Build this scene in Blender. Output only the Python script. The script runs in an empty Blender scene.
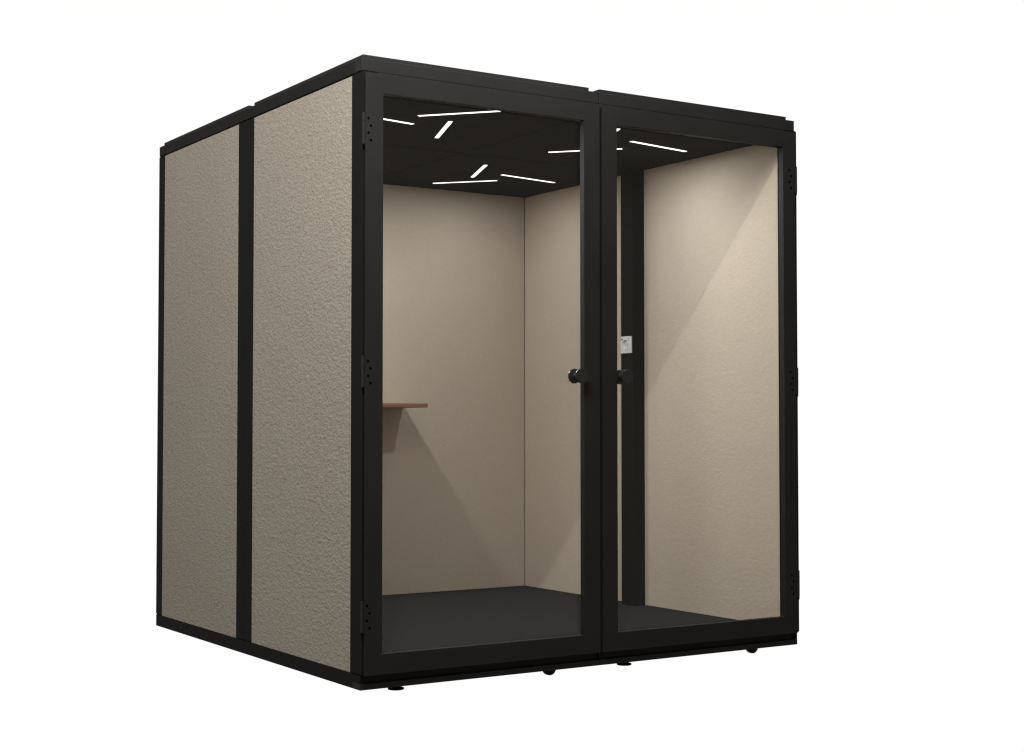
import bpy, bmesh, math
from mathutils import Vector, Matrix

C = bpy.context.scene.collection
sc = bpy.context.scene

# ------------------------------------------------------------------ helpers
def box(bm, x0, x1, y0, y1, z0, z1, bev=0.0, seg=2):
    r = bmesh.ops.create_cube(bm, size=1.0)
    vs = r['verts']
    for v in vs:
        v.co = Vector(((x0 + x1) / 2 + v.co.x * (x1 - x0),
                       (y0 + y1) / 2 + v.co.y * (y1 - y0),
                       (z0 + z1) / 2 + v.co.z * (z1 - z0)))
    if bev > 0:
        es = list({e for v in vs for e in v.link_edges})
        bmesh.ops.bevel(bm, geom=es, offset=bev, segments=seg, affect='EDGES', profile=0.6)

def lathe(bm, prof, origin, axis='Z', n=40):
    """prof: list of (radius, height along the axis)"""
    rings = []
    for r, h in prof:
        ring = []
        for i in range(n):
            a = 2 * math.pi * i / n
            c, s = r * math.cos(a), r * math.sin(a)
            p = {'Z': (c, s, h), 'Y': (c, h, s), 'X': (h, c, s)}[axis]
            ring.append(bm.verts.new(Vector(origin) + Vector(p)))
        rings.append(ring)
    for a, b in zip(rings, rings[1:]):
        for i in range(n):
            bm.faces.new((a[i], a[(i + 1) % n], b[(i + 1) % n], b[i]))
    bm.faces.new(rings[0])
    bm.faces.new(rings[-1])

def obj(name, bm, mats, parent=None, smooth=False, loc=(0, 0, 0)):
    bmesh.ops.recalc_face_normals(bm, faces=bm.faces)
    me = bpy.data.meshes.new(name)
    bm.to_mesh(me); bm.free()
    for m in (mats if isinstance(mats, (list, tuple)) else [mats]):
        me.materials.append(m)
    if smooth:
        for p in me.polygons:
            p.use_smooth = True
        me.set_sharp_from_angle(angle=math.radians(35))
    o = bpy.data.objects.new(name, me)
    C.objects.link(o)
    o.location = loc
    if parent is not None:
        o.parent = parent
    return o

def B(name, mat, parent, *dims, bev=0.0008, label=None):
    bm = bmesh.new()
    for d in dims:
        box(bm, *d, bev=bev)
    o = obj(name, bm, mat, parent)
    if label:
        o['label'] = label
    return o

# ---------------------------------------------------------------- materials
def mat(name):
    m = bpy.data.materials.new(name); m.use_nodes = True
    nt = m.node_tree
    return m, nt, nt.nodes['Principled BSDF']

def N(nt, typ, **kw):
    n = nt.nodes.new(typ)
    for k, v in kw.items():
        setattr(n, k, v)
    return n

def coords(nt, scale=(1, 1, 1)):
    tc = N(nt, 'ShaderNodeTexCoord')
    mp = N(nt, 'ShaderNodeMapping')
    mp.inputs['Scale'].default_value = scale
    nt.links.new(tc.outputs['Object'], mp.inputs['Vector'])
    return mp.outputs['Vector']

def noise(nt, vec, scale, detail=3, rough=0.5):
    n = N(nt, 'ShaderNodeTexNoise')
    n.inputs['Scale'].default_value = scale
    n.inputs['Detail'].default_value = detail
    n.inputs['Roughness'].default_value = rough
    nt.links.new(vec, n.inputs['Vector'])
    return n.outputs['Fac']

def remap(nt, fac, a, b, lo=0.0, hi=1.0):
    n = N(nt, 'ShaderNodeMapRange')
    n.inputs[1].default_value = a; n.inputs[2].default_value = b
    n.inputs[3].default_value = lo; n.inputs[4].default_value = hi
    nt.links.new(fac, n.inputs[0])
    return n.outputs[0]

def mixcol(nt, fac, c1, c2):
    n = N(nt, 'ShaderNodeMix', data_type='RGBA')
    nt.links.new(fac, n.inputs[0])
    n.inputs[6].default_value = (*c1, 1); n.inputs[7].default_value = (*c2, 1)
    return n.outputs[2]

def bump(nt, h, dist, strength=1.0, prev=None):
    n = N(nt, 'ShaderNodeBump')
    n.inputs['Strength'].default_value = strength
    n.inputs['Distance'].default_value = dist
    nt.links.new(h, n.inputs['Height'])
    if prev is not None:
        nt.links.new(prev, n.inputs['Normal'])
    return n.outputs['Normal']

def black_coat(name, col=0.013, rough=0.5, spec=0.35):
    m, nt, b = mat(name)
    v = coords(nt)
    f = noise(nt, v, 3.0, 4)
    c = mixcol(nt, remap(nt, f, 0.3, 0.7), (col * .9, col * .9, col * .88), (col * 1.12, col * 1.1, col * 1.06))
    nt.links.new(c, b.inputs['Base Color'])
    nt.links.new(remap(nt, f, 0.2, 0.8, rough - .04, rough + .05), b.inputs['Roughness'])
    b.inputs['Specular IOR Level'].default_value = spec
    nt.links.new(bump(nt, noise(nt, v, 900, 2), 0.0002, 0.25), b.inputs['Normal'])
    return m

def felt(name, base, depth, s, contrast):
    """needled acoustic felt / plaster-like fabric"""
    m, nt, b = mat(name)
    v = coords(nt, (1.0, 0.72, 1.0))
    n1 = noise(nt, v, s, 3, 0.6)
    n2 = noise(nt, v, s * 0.42, 2, 0.5)
    n3 = noise(nt, v, s * 4.5, 2, 0.6)
    big = noise(nt, v, 2.2, 3)
    add = N(nt, 'ShaderNodeMath', operation='MULTIPLY_ADD')
    nt.links.new(n2, add.inputs[0]); add.inputs[1].default_value = 0.6
    nt.links.new(n1, add.inputs[2])
    h = add.outputs[0]
    lo = tuple(c * (1 - contrast) for c in base); hi = tuple(min(1, c * (1 + contrast * .6)) for c in base)
    c1 = mixcol(nt, remap(nt, h, 0.55, 1.05), lo, hi)
    mx = N(nt, 'ShaderNodeMix', data_type='RGBA', blend_type='MULTIPLY')
    mx.inputs[0].default_value = 1.0
    nt.links.new(c1, mx.inputs[6])
    nt.links.new(mixcol(nt, remap(nt, big, .35, .65), (.965, .96, .955), (1, 1, 1)), mx.inputs[7])
    nt.links.new(mx.outputs[2], b.inputs['Base Color'])
    b.inputs['Roughness'].default_value = 0.95
    b.inputs['Specular IOR Level'].default_value = 0.15
    b.inputs['Sheen Weight'].default_value = 0.06
    b.inputs['Sheen Roughness'].default_value = 0.6
    nb = bump(nt, h, depth, 1.0)
    nb = bump(nt, n3, depth * 0.12, 0.7, nb)
    nt.links.new(nb, b.inputs['Normal'])
    return m

M_black = black_coat('black_powder_coat', 0.0145, 0.5, 0.25)
M_door = black_coat('black_door_coat', 0.0135, 0.55, 0.25)
M_side_shade = black_coat('black_coat_shaded_side', 0.0085, 0.6, 0.09)  # darker copy of the frame coat, the side's shade is in its colour
M_rail_shade = black_coat('black_coat_shaded_rail', 0.0105, 0.55, 0.14)  # same coat for the left top rail, milder shade put into the colour
M_dark = black_coat('black_recess', 0.0022, 0.9, 0.02)
M_int = black_coat('black_interior_panel', 0.0050, 0.75, 0.06)
M_ceil = black_coat('black_ceiling_felt', 0.0076, 0.85, 0.08)
M_ext_felt = felt('greige_felt_outside', (0.350, 0.312, 0.260), 0.0042, 98, 0.13)
M_int_felt = felt('greige_felt_inside', (0.592, 0.506, 0.411), 0.0013, 85, 0.03)

m, nt, b = mat('charcoal_carpet')
v = coords(nt)
f = noise(nt, v, 150, 4, .75)
nt.links.new(mixcol(nt, remap(nt, f, .35, .65), (.0125, .0124, .0138), (.027, .0262, .0285)), b.inputs['Base Color'])
b.inputs['Roughness'].default_value = 0.95
b.inputs['Specular IOR Level'].default_value = 0.1
nt.links.new(bump(nt, f, .002, .8), b.inputs['Normal'])
M_carpet = m

m, nt, b = mat('plywood_edge')
v = coords(nt, (3, 3, 420))
f = noise(nt, v, 1.0, 3, .6)
nt.links.new(mixcol(nt, remap(nt, f, .4, .6), (.26, .118, .078), (.39, .195, .13)), b.inputs['Base Color'])
b.inputs['Roughness'].default_value = 0.55
M_ply = m

m, nt, b = mat('oak_laminate')
v = coords(nt, (2, 34, 34))
f = noise(nt, v, 1.6, 5, .6)
nt.links.new(mixcol(nt, remap(nt, f, .3, .7), (.30, .20, .13), (.42, .30, .21)), b.inputs['Base Color'])
b.inputs['Roughness'].default_value = 0.45
M_oak = m

m, nt, b = mat('white_socket_plastic')
f = noise(nt, coords(nt), 60, 2)
nt.links.new(mixcol(nt, f, (.66, .66, .65), (.74, .74, .73)), b.inputs['Base Color'])
b.inputs['Roughness'].default_value = 0.35
M_white = m

m, nt, b = mat('socket_shadow_grey')
b.inputs['Base Color'].default_value = (.10, .10, .10, 1)
b.inputs['Roughness'].default_value = 0.5
M_grey = m

m, nt, b = mat('black_gloss_metal')
b.inputs['Base Color'].default_value = (.019, .019, .0185, 1)
b.inputs['Roughness'].default_value = 0.22
b.inputs['Specular IOR Level'].default_value = 0.5
f = noise(nt, coords(nt), 300, 2)
nt.links.new(remap(nt, f, .3, .7, .18, .27), b.inputs['Roughness'])
M_knob = m

M_hinge = black_coat('black_hinge_metal', 0.014, 0.45, 0.35)
m, nt, b = mat('black_rubber')
b.inputs['Base Color'].default_value = (.010, .010, .010, 1)
b.inputs['Roughness'].default_value = 0.7
b.inputs['Specular IOR Level'].default_value = 0.2
M_rubber = m

m, nt, b = mat('lit_led_diffuser')
b.inputs['Base Color'].default_value = (.9, .9, .9, 1)
b.inputs['Emission Color'].default_value = (1.0, 0.99, 0.98, 1)
LED = 1.9
b.inputs['Emission Strength'].default_value = LED
M_led = m

m = bpy.data.materials.new('clear_glass'); m.use_nodes = True
nt = m.node_tree; nt.nodes.clear()
out = N(nt, 'ShaderNodeOutputMaterial')
tr = N(nt, 'ShaderNodeBsdfTransparent'); tr.inputs[0].default_value = (.965, .97, .965, 1)
gl = N(nt, 'ShaderNodeBsdfGlossy'); gl.inputs['Roughness'].default_value = 0.0
gl.inputs['Color'].default_value = (1, 1, 1, 1)
lw = N(nt, 'ShaderNodeLayerWeight'); lw.inputs['Blend'].default_value = 0.5
pw = N(nt, 'ShaderNodeMath', operation='POWER'); pw.inputs[1].default_value = 5
nt.links.new(lw.outputs['Facing'], pw.inputs[0])
ma = N(nt, 'ShaderNodeMath', operation='MULTIPLY_ADD')
nt.links.new(pw.outputs[0], ma.inputs[0]); ma.inputs[1].default_value = .9; ma.inputs[2].default_value = .035
mx = N(nt, 'ShaderNodeMixShader')
nt.links.new(ma.outputs[0], mx.inputs[0]); nt.links.new(tr.outputs[0], mx.inputs[1]); nt.links.new(gl.outputs[0], mx.inputs[2])
nt.links.new(mx.outputs[0], out.inputs['Surface'])
M_glass = m

# --------------------------------------------------------------- dimensions
W, D, H = 2.0887, 2.0845, 2.25
XI0, XI1 = 0.070, 2.0187           # inner wall faces
YI1 = 2.0145                       # inner back wall face
ZF, ZC = 0.075, 2.167              # floor and ceiling
RB = 2.2044                        # underside of the top rail
BT = 0.0525                        # top of the base
P0, P1 = 0.968, 1.1246             # middle post
SX = 1.0450                        # seam between the two modules
SY = 1.0459

pod = bpy.data.objects.new('office_pod', None)
C.objects.link(pod)
pod['label'] = 'large black framed meeting pod with greige felt walls, two glass doors and ceiling light strips'
pod['category'] = 'office pod'

# ---- base: rails all round (the front one is stepped back above its lip)
g = 0.0012
B('base_rail', M_black, pod, (0, SX - g, 0, .06, 0, .0225), (.004, SX - g - .003, .014, .06, .0225, .0520))
B('base_rail', M_black, pod, (SX + g, W, 0, .06, 0, .0225), (SX + g + .003, W - .004, .014, .06, .0225, .0520))
B('base_rail', M_side_shade, pod, (0, .06, .0605, D, 0, BT), bev=.001)
B('base_rail', M_side_shade, pod, (W - .06, W, .0605, D, 0, BT), bev=.001)
B('base_rail', M_black, pod, (.0605, W - .0605, D - .06, D, 0, BT), bev=.001)
B('base_end_cap', M_side_shade, pod, (0, .0038, .0008, .0600, .0230, BT), bev=.0005)
B('base_end_cap', M_side_shade, pod, (W - .0038, W, .0008, .0600, .0230, BT), bev=.0005)
B('corner_core', M_dark, pod, (.0025, .050, 2.030, D - .0015, .0530, 2.2040))
B('corner_core', M_dark, pod, (W - .050, W - .0025, 2.030, D - .0015, .0530, 2.2040))
B('corner_core', M_dark, pod, (.0025, .050, -.0090, .070, .0530, 2.2040))
B('corner_core', M_dark, pod, (XI1 + .010, W - .0025, -.0090, .070, .0530, 2.2040))
B('floor_deck', M_dark, pod, (.061, W - .061, .061, D - .061, .012, .066))
B('carpet', M_carpet, pod, (XI0 - .006, XI1 + .006, .030, YI1 + .006, .0665, ZF), bev=.001)

# ---- top rails
for a, c in ((0, SX - g), (SX + g, W)):
    B('top_rail', M_black, pod, (a, c, 0, .055, RB, H), bev=.002)
B('top_rail', M_rail_shade, pod, (0, .055, .0555, D, RB, H), bev=.002)
B('top_rail', M_black, pod, (W - .055, W, .0555, D, RB, H), bev=.002)
B('top_rail', M_black, pod, (.0555, W - .0555, D - .055, D, RB, H), bev=.002)
for x0, x1, y0, y1 in ((.008, 1.0035, .008, .983), (1.0545, 2.0489, .008, .983),
                       (.008, 1.0035, 1.0415, 2.0429), (1.0545, 2.0489, 1.0415, 2.0429)):
    B('roof_panel', M_black, pod, (x0, x1, y0, y1, H + .0005, H + .0150), bev=.002)
B('roof_deck', M_dark, pod, (.056, W - .056, .056, D - .056, 2.192, 2.249))

# ---- corner and middle posts
B('corner_post', M_side_shade, pod, (0, .0575, -.0125, .0790, BT + .0035, RB - .004), bev=.001)
B('corner_post', M_side_shade, pod, (XI1 + .0015, W, -.0125, .0790, BT + .0035, RB - .004), bev=.001)
B('corner_post', M_side_shade, pod, (0, .0575, 2.0135, D + .002, BT + .0035, RB - .004), bev=.001)
B('corner_post', M_side_shade, pod, (W - .0575, W, 2.0260, D + .002, BT + .0035, RB - .004), bev=.001)
for x0, x1 in ((0, .0115), (W - .0115, W)):
    B('middle_post', M_side_shade, pod, (x0, x1, P0, SY - .0006, BT + .0035, RB - .004),
      (x0, x1, SY + .0006, P1, BT + .0035, RB - .004), bev=.0007)
B('middle_post', M_side_shade, pod, (P0, SX - .0006, D - .0115, D, BT + .0035, RB - .004),
  (SX + .0006, P1, D - .0115, D, BT + .0035, RB - .004), bev=.0007)
B('door_post', M_black, pod, (1.022, 1.055, -.012, .055, BT + .0035, RB - .004), bev=.001)
B('door_header', M_black, pod, (.058, 1.0215, -.012, .03, 2.150, RB - .004), (1.0555, XI1 + .001, -.012, .03, 2.150, RB - .004), bev=.001)
B('door_sill', M_dark, pod, (.058, 1.0215, -.012, .029, .0535, .082), (1.0555, XI1 + .001, -.012, .029, .0535, .082), bev=.001)

# ---- wall cores
B('wall_core', M_dark, pod, (.012, .057, .0795, 2.013, .0530, 2.2035))
B('wall_core', M_dark, pod, (W - .057, W - .012, .0795, 2.0255, .0530, 2.2035))
B('wall_core', M_dark, pod, (.058, W - .058, D - .057, D - .012, .0530, 2.2035))

# ---- outer felt panels (two on each closed side)
for x0, x1 in ((.0018, .0118), (W - .0118, W - .0018)):
    for y0, y1 in ((.0795, P0 - .0004), (P1 + .0004, 2.0132)):
        B('outer_panel', M_ext_felt, pod, (x0, x1, y0, y1, BT + .0003, 2.1990), bev=.0015)
for x0, x1 in ((.0600, P0 - .0004), (P1 + .0004, W - .060)):
    B('outer_panel', M_ext_felt, pod, (x0, x1, D - .0118, D - .0018, BT + .0003, 2.1990), bev=.0015)

# ---- inner felt panels
zi0, zi1 = ZF + .0015, ZC - .001
B('inner_panel', M_int_felt, pod, (XI1, XI1 + .0110, .0312, .9655, zi0, zi1), bev=.0012)
B('inner_panel', M_int_felt, pod, (XI1, XI1 + .0110, 1.0590, YI1 - .0040, zi0, zi1), bev=.0012)
B('inner_panel', M_int_felt, pod, (1.0800, XI1 - .0002, YI1, YI1 + .0110, zi0, zi1), bev=.0012)
B('inner_panel', M_int_felt, pod, (XI0 + .0040, .9870, YI1, YI1 + .0110, zi0, zi1), bev=.0012)
B('inner_panel', M_int_felt, pod, (XI0 - .0110, XI0, .0800, .9655, zi0, zi1), bev=.0012)
B('inner_panel', M_int_felt, pod, (XI0 - .0110, XI0, 1.0590, YI1 - .0040, zi0, zi1), bev=.0012)

# ---- cable column inside the right wall, with the wall socket
XC = 1.949
col = B('cable_column', M_int, pod, (XC, XI1 + .010, .9660, 1.0585, ZF + .001, ZC - .001), bev=.0012)
cy, cz0 = 1.0130, 1.3220
Y0, Y1, Z0, Z1 = .9712, 1.0500, 1.2815, 1.3630
bm = bmesh.new()
n = 48
def ring(fn):
    return [bm.verts.new(fn(2 * math.pi * i / n)) for i in range(n)]
def sq(a, inset, x):
    c, s_ = math.cos(a), math.sin(a)
    k = 1 / max(abs(c), abs(s_))
    return ((x, (Y0 + Y1) / 2 + c * k * ((Y1 - Y0) / 2 - inset), (Z0 + Z1) / 2 + s_ * k * ((Z1 - Z0) / 2 - inset)))
rings = [ring(lambda a: sq(a, 0, XC - .0003)), ring(lambda a: sq(a, 0, XC - .0068)), ring(lambda a: sq(a, .0015, XC - .0085)),
         ring(lambda a: (XC - .0085, cy + .0232 * math.cos(a), cz0 + .0250 * math.sin(a))),
         ring(lambda a: (XC - .0100, cy + .0222 * math.cos(a), cz0 + .0240 * math.sin(a))),
         ring(lambda a: (XC - .0016, cy + .0195 * math.cos(a), cz0 + .0212 * math.sin(a)))]
for a, c in zip(rings, rings[1:]):
    for i in range(n):
        bm.faces.new((a[i], a[(i + 1) % n], c[(i + 1) % n], c[i]))
bm.faces.new(rings[-1])
so = obj('wall_socket', bm, M_white, pod)
bm = bmesh.new()
for dy in (-.0095, .0095):
    lathe(bm, [(.0026, -.0014), (.0026, -.0022)], (XC, cy + dy, cz0 - .001), 'X', 14)
obj('pin_hole', bm, M_grey, so, smooth=True)
bm = bmesh.new()
box(bm, XC - .0092, XC - .0082, 1.0325, 1.0435, 1.3460, 1.3535)
obj('charging_port', bm, M_grey, so)
bm = bmesh.new()
lathe(bm, [(.0022, -.0082), (.0022, -.0091)], (XC, .9880, 1.3500), 'X', 14)
obj('screw', bm, M_grey, so, smooth=True)

# ---- ceiling panels and light strips
cg = .0028
for x0, x1 in ((XI0 - .006, SX - cg), (SX + cg, XI1 + .008)):
    for y0, y1 in ((.0315, SY - cg), (SY + cg, YI1 + .008)):
        B('ceiling_panel', M_ceil, pod, (x0, x1, y0, y1, ZC, ZC + .0235), bev=.0012)
B('ceiling_batten', M_dark, pod, (XI0, XI1, SY - .02, SY + .02, 2.1907, 2.1916))

def strip(a, c):
    a = Vector((*a, 0)); c = Vector((*c, 0))
    L = (c - a).length; ang = math.atan2(c.y - a.y, c.x - a.x)
    bm = bmesh.new()
    box(bm, -L / 2, L / 2, -.0088, .0088, -.0016, -.0002)
    o = obj('light_strip', bm, M_led, pod, loc=((a.x + c.x) / 2, (a.y + c.y) / 2, ZC))
    o.rotation_euler.z = ang
    return o
F1 = [((.4719, .4287), (.6950, .1754)), ((.1800, .5235), (.5336, .5844)), ((.6352, .4547), (.7640, .7902))]
F2 = [((1.3600, .8139), (1.5863, .5652)), ((1.5129, .4031), (1.8667, .4639)), ((1.2985, .2085), (1.4285, .5424))]
for f, dy in ((F1, 0), (F2, 0), (F1, 1.0442), (F2, 1.0440)):
    for a, c in f:
        strip((a[0], a[1] + dy), (c[0], c[1] + dy))

# ---- shelf on the back wall
bm = bmesh.new()
box(bm, .8150, 1.2738, 1.757, YI1 - .0003, 1.0240, 1.0430, bev=.0010)
sh = obj('shelf', bm, M_ply, pod, smooth=True)
bm = bmesh.new()
box(bm, .8155, 1.2733, 1.7575, YI1 - .0003, 1.04305, 1.0448, bev=.0005)
obj('shelf_top', bm, M_oak, sh, smooth=True)

# ---- doors
def door(x0, x1, ox0, ox1, hinge_left, knob_x):
    yf, yb = -.0220, -.0200          # door leaf, front and rear faces
    z0, z1, oz0, oz1 = .0525, 2.1948, .1252, 2.1245
    bm = bmesh.new()
    out = [(x0, z0), (x1, z0), (x1, z1), (x0, z1)]
    inn = [(ox0, oz0), (ox1, oz0), (ox1, oz1), (ox0, oz1)]
    V = {}
    for t, pts in (('o', out), ('i', inn)):
        for k, y in (('f', yf), ('b', .0065 if t == 'i' else yb)):
            V[t + k] = [bm.verts.new((x, y, z)) for x, z in pts]
    # second ring behind so the stile is a shallow box section
    ins = .016
    mid = [(x0 + ins, z0 + ins), (x1 - ins, z0 + ins), (x1 - ins, z1 - ins), (x0 + ins, z1 - ins)]
    V['mb'] = [bm.verts.new((x, yb, z)) for x, z in mid]
    V['mc'] = [bm.verts.new((x, -.0131, z)) for x, z in mid]
    inn2 = [(ox0 - .0165, oz0 - .0165), (ox1 + .0165, oz0 - .0165), (ox1 + .0165, oz1 + .0165), (ox0 - .0165, oz1 + .0165)]
    V['nc'] = [bm.verts.new((x, -.0131, z)) for x, z in inn2]
    V['nb'] = [bm.verts.new((x, .0065, z)) for x, z in inn2]
    def band(a, b):
        for i in range(4):
            j = (i + 1) % 4
            bm.faces.new((V[a][i], V[a][j], V[b][j], V[b][i]))
    for a, b in (('of', 'if'), ('if', 'ib'), ('ib', 'nb'), ('nb', 'nc'), ('nc', 'mc'), ('mc', 'mb'), ('mb', 'ob'), ('ob', 'of')):
        band(a, b)
    es = [e for e in bm.edges if all(abs(v.co.y - yf) < 1e-6 for v in e.verts)
          and (all(v in V['of'] for v in e.verts) or all(v in V['if'] for v in e.verts))]
    bmesh.ops.bevel(bm, geom=es, offset=.0009, segments=2, affect='EDGES')
    d = obj('door', bm, M_door, pod)
    # glass pane sits in the frame
    bm = bmesh.new()
    box(bm, ox0 - .0050, ox1 + .0050, .0006, .0056, oz0 - .0050, oz1 + .0050)
    obj('glass_pane', bm, M_glass, d)
    # knob: rose on the glass, neck and flat disc outside, disc inside
    bm = bmesh.new()
    k = (knob_x, 0, 1.1262)
    lathe(bm, [(.0270, -.0002), (.0288, -.0012), (.0288, -.0040), (.0272, -.0058), (.0150, -.0064), (.0100, -.0085), (.0088, -.0200),
               (.0092, -.0360), (.0135, -.0430), (.0255, -.0465), (.0285, -.0480), (.0290, -.0500), (.0290, -.0560), (.0282, -.0573)], k, 'Y', 56)
    obj('knob', bm, M_knob, d, smooth=True)
    # hinges
    s = -1 if hinge_left else 1
    xe = x0 if hinge_left else x1
    for zc in (1.9925, 1.1262, .2612):
        bm = bmesh.new()
        hx0, hx1 = sorted((xe + s * .0006, xe + s * (.0085 if hinge_left else .0128)))
        box(bm, hx0, hx1, -.0222, -.0125, zc - .0560, zc + .0560, bev=.0018)
        box(bm, hx0 - .0004, hx1 + .0004, -.0228, -.0136, zc + .0270, zc + .0285, bev=.0003)
        nf = len(bm.faces)
        box(bm, hx0 + .001, hx1 - .001, -.0215, -.0140, zc - .0680, zc - .0562, bev=.0005)
        for i in range(4):
            off = .0098 if i % 2 else 0
            xx = xe + .0125 + off if hinge_left else xe - .0325 + off
            lathe(bm, [(.0052, -.02228), (.0052, -.0219)], (xx, 0, zc + .0372 - .0260 * i), 'Y', 16)
        bm.faces.ensure_lookup_table()
        for f_ in bm.faces[nf:]:
            f_.material_index = 1
        obj('hinge', bm, [M_hinge, M_dark], d)
    return d
door(.0030, 1.0335, .0757, .9590, True, .9237)
door(1.0440, 2.0715, 1.1182, 2.0035, False, 1.1425)

# ---- feet and castors under the front
def foot(x, y):
    bm = bmesh.new()
    lathe(bm, [(.0285, -.0275), (.0300, -.0260), (.0298, -.0215), (.0150, -.0175), (.0075, -.0165), (.0070, .0100)], (x, y, 0), 'Z', 36)
    return obj('levelling_foot', bm, M_rubber, pod, smooth=True)
def castor(x, y):
    bm = bmesh.new()
    pr = [(-.0135, -.009), (-.0115, -.009), (-.0115, .0035), (.0115, .0035), (.0115, -.009), (.0135, -.009), (.0135, .0070), (-.0135, .0070)]
    a_ = [bm.verts.new((x - .011, y + q[0], q[1])) for q in pr]
    b_ = [bm.verts.new((x + .011, y + q[0], q[1])) for q in pr]
    for i in range(8):
        bm.faces.new((a_[i], a_[(i + 1) % 8], b_[(i + 1) % 8], b_[i]))
    bm.faces.new(a_); bm.faces.new(b_)
    c = obj('castor', bm, M_rubber, pod, smooth=True)
    bm = bmesh.new()
    lathe(bm, [(.0040, -.0109), (.0250, -.0107), (.0278, -.0090), (.0285, 0), (.0278, .0090), (.0250, .0107)], (x, y, -.0082), 'Y', 40)
    obj('wheel', bm, M_rubber, c, smooth=True)
for y in (.100, D - .100):
    for x in (.1975, 1.2390): foot(x, y)
    for x in (.8740, 1.9200): castor(x, y)

# ------------------------------------------------------------------- camera
cam = bpy.data.cameras.new('camera')
co = bpy.data.objects.new('camera', cam); C.objects.link(co)
yaw, pit, rol, fpx = 0.573163, 0.032896, -0.000206, 1516.8
PC = Vector((-2.4683, -4.8125, 0.9352))
fw = Vector((math.sin(yaw) * math.cos(pit), math.cos(yaw) * math.cos(pit), math.sin(pit)))
r = Vector((math.cos(yaw), -math.sin(yaw), 0)); u = r.cross(fw)
r2 = r * math.cos(rol) + u * math.sin(rol); u2 = -r * math.sin(rol) + u * math.cos(rol)
mt = Matrix((r2, u2, -fw)).transposed().to_4x4(); mt.translation = PC
co.matrix_world = mt
cam.sensor_width = 36; cam.lens = fpx / 1024 * 36
cam.clip_start = .05; cam.clip_end = 200
sc.camera = co

# ------------------------------------------------------------------ lights
def area(name, loc, target, size, power, col=(1, 1, 1), size_y=None):
    L = bpy.data.lights.new(name, 'AREA'); L.energy = power; L.color = col
    L.shape = 'RECTANGLE' if size_y else 'DISK'; L.size = size
    if size_y: L.size_y = size_y
    o = bpy.data.objects.new(name, L); C.objects.link(o)
    o.location = loc
    o.rotation_euler = (Vector(target) - Vector(loc)).to_track_quat('-Z', 'Y').to_euler()
    return o
area('key_lamp', (-2.6, -4.5, 7.0), (1.0, .6, 1.1), .13, 230, (1, .985, .98))
area('corner_softbox', (-.8, -1.3, 3.15), (.1, .3, 1.6), .8, 50, (1, .98, .95))
for n_, (lx, ly, e_) in enumerate(((.52, .47, 5.0), (1.56, .50, 5.9), (.52, 1.51, 11.6), (1.56, 1.545, 2.2))):
    area('added_ceiling_fill', (lx, ly, 2.158), (lx, ly, 0), (.12 if ly > 1 else .05), e_, (.97, .99, 1))  # added lamps beside the strips, they carry most of the inside light
area('added_top_fill', (1.1, -.9, 3.3), (1.0, .2, 1.4), 2.0, 23, (1, .98, .95), .5)  # added overhead fill that brightens the top of the black frame
area('side_softbox', (-3.4, 1.0, 4.2), (0, 1.0, 1.6), 1.6, 78, (1, .98, .95))

# ---------------------------------- world: white glow added behind the pod as background, dim ambient elsewhere
w = bpy.data.worlds.new('World'); sc.world = w; w.use_nodes = True
nt = w.node_tree; nt.nodes.clear()
out = N(nt, 'ShaderNodeOutputWorld'); bg = N(nt, 'ShaderNodeBackground')
tc = N(nt, 'ShaderNodeTexCoord')
dp = N(nt, 'ShaderNodeVectorMath', operation='DOT_PRODUCT')
nrm = N(nt, 'ShaderNodeVectorMath', operation='NORMALIZE')
nt.links.new(tc.outputs['Generated'], nrm.inputs[0])
nt.links.new(nrm.outputs[0], dp.inputs[0]); dp.inputs[1].default_value = (.542, .840, 0)
mr = N(nt, 'ShaderNodeMapRange', interpolation_type='SMOOTHSTEP')
mr.inputs[1].default_value = .66; mr.inputs[2].default_value = .78
nt.links.new(dp.outputs['Value'], mr.inputs[0])
mc = N(nt, 'ShaderNodeMix', data_type='RGBA')
nt.links.new(mr.outputs[0], mc.inputs[0])
mc.inputs[6].default_value = (.15, .138, .120, 1); mc.inputs[7].default_value = (1.02, 1.02, 1.02, 1)
nt.links.new(mc.outputs[2], bg.inputs['Color']); bg.inputs['Strength'].default_value = 1.0
nt.links.new(bg.outputs[0], out.inputs['Surface'])

# ------------------------------------------------------------------ render
sc.view_settings.view_transform = 'Standard'
sc.view_settings.look = 'None'
sc.view_settings.exposure = 0; sc.view_settings.gamma = 1
sc.cycles.use_denoising = True
sc.cycles.max_bounces = 10; sc.cycles.diffuse_bounces = 6; sc.cycles.transparent_max_bounces = 12
sc.cycles.sample_clamp_indirect = 4
sc.cycles.filter_width = 1.3
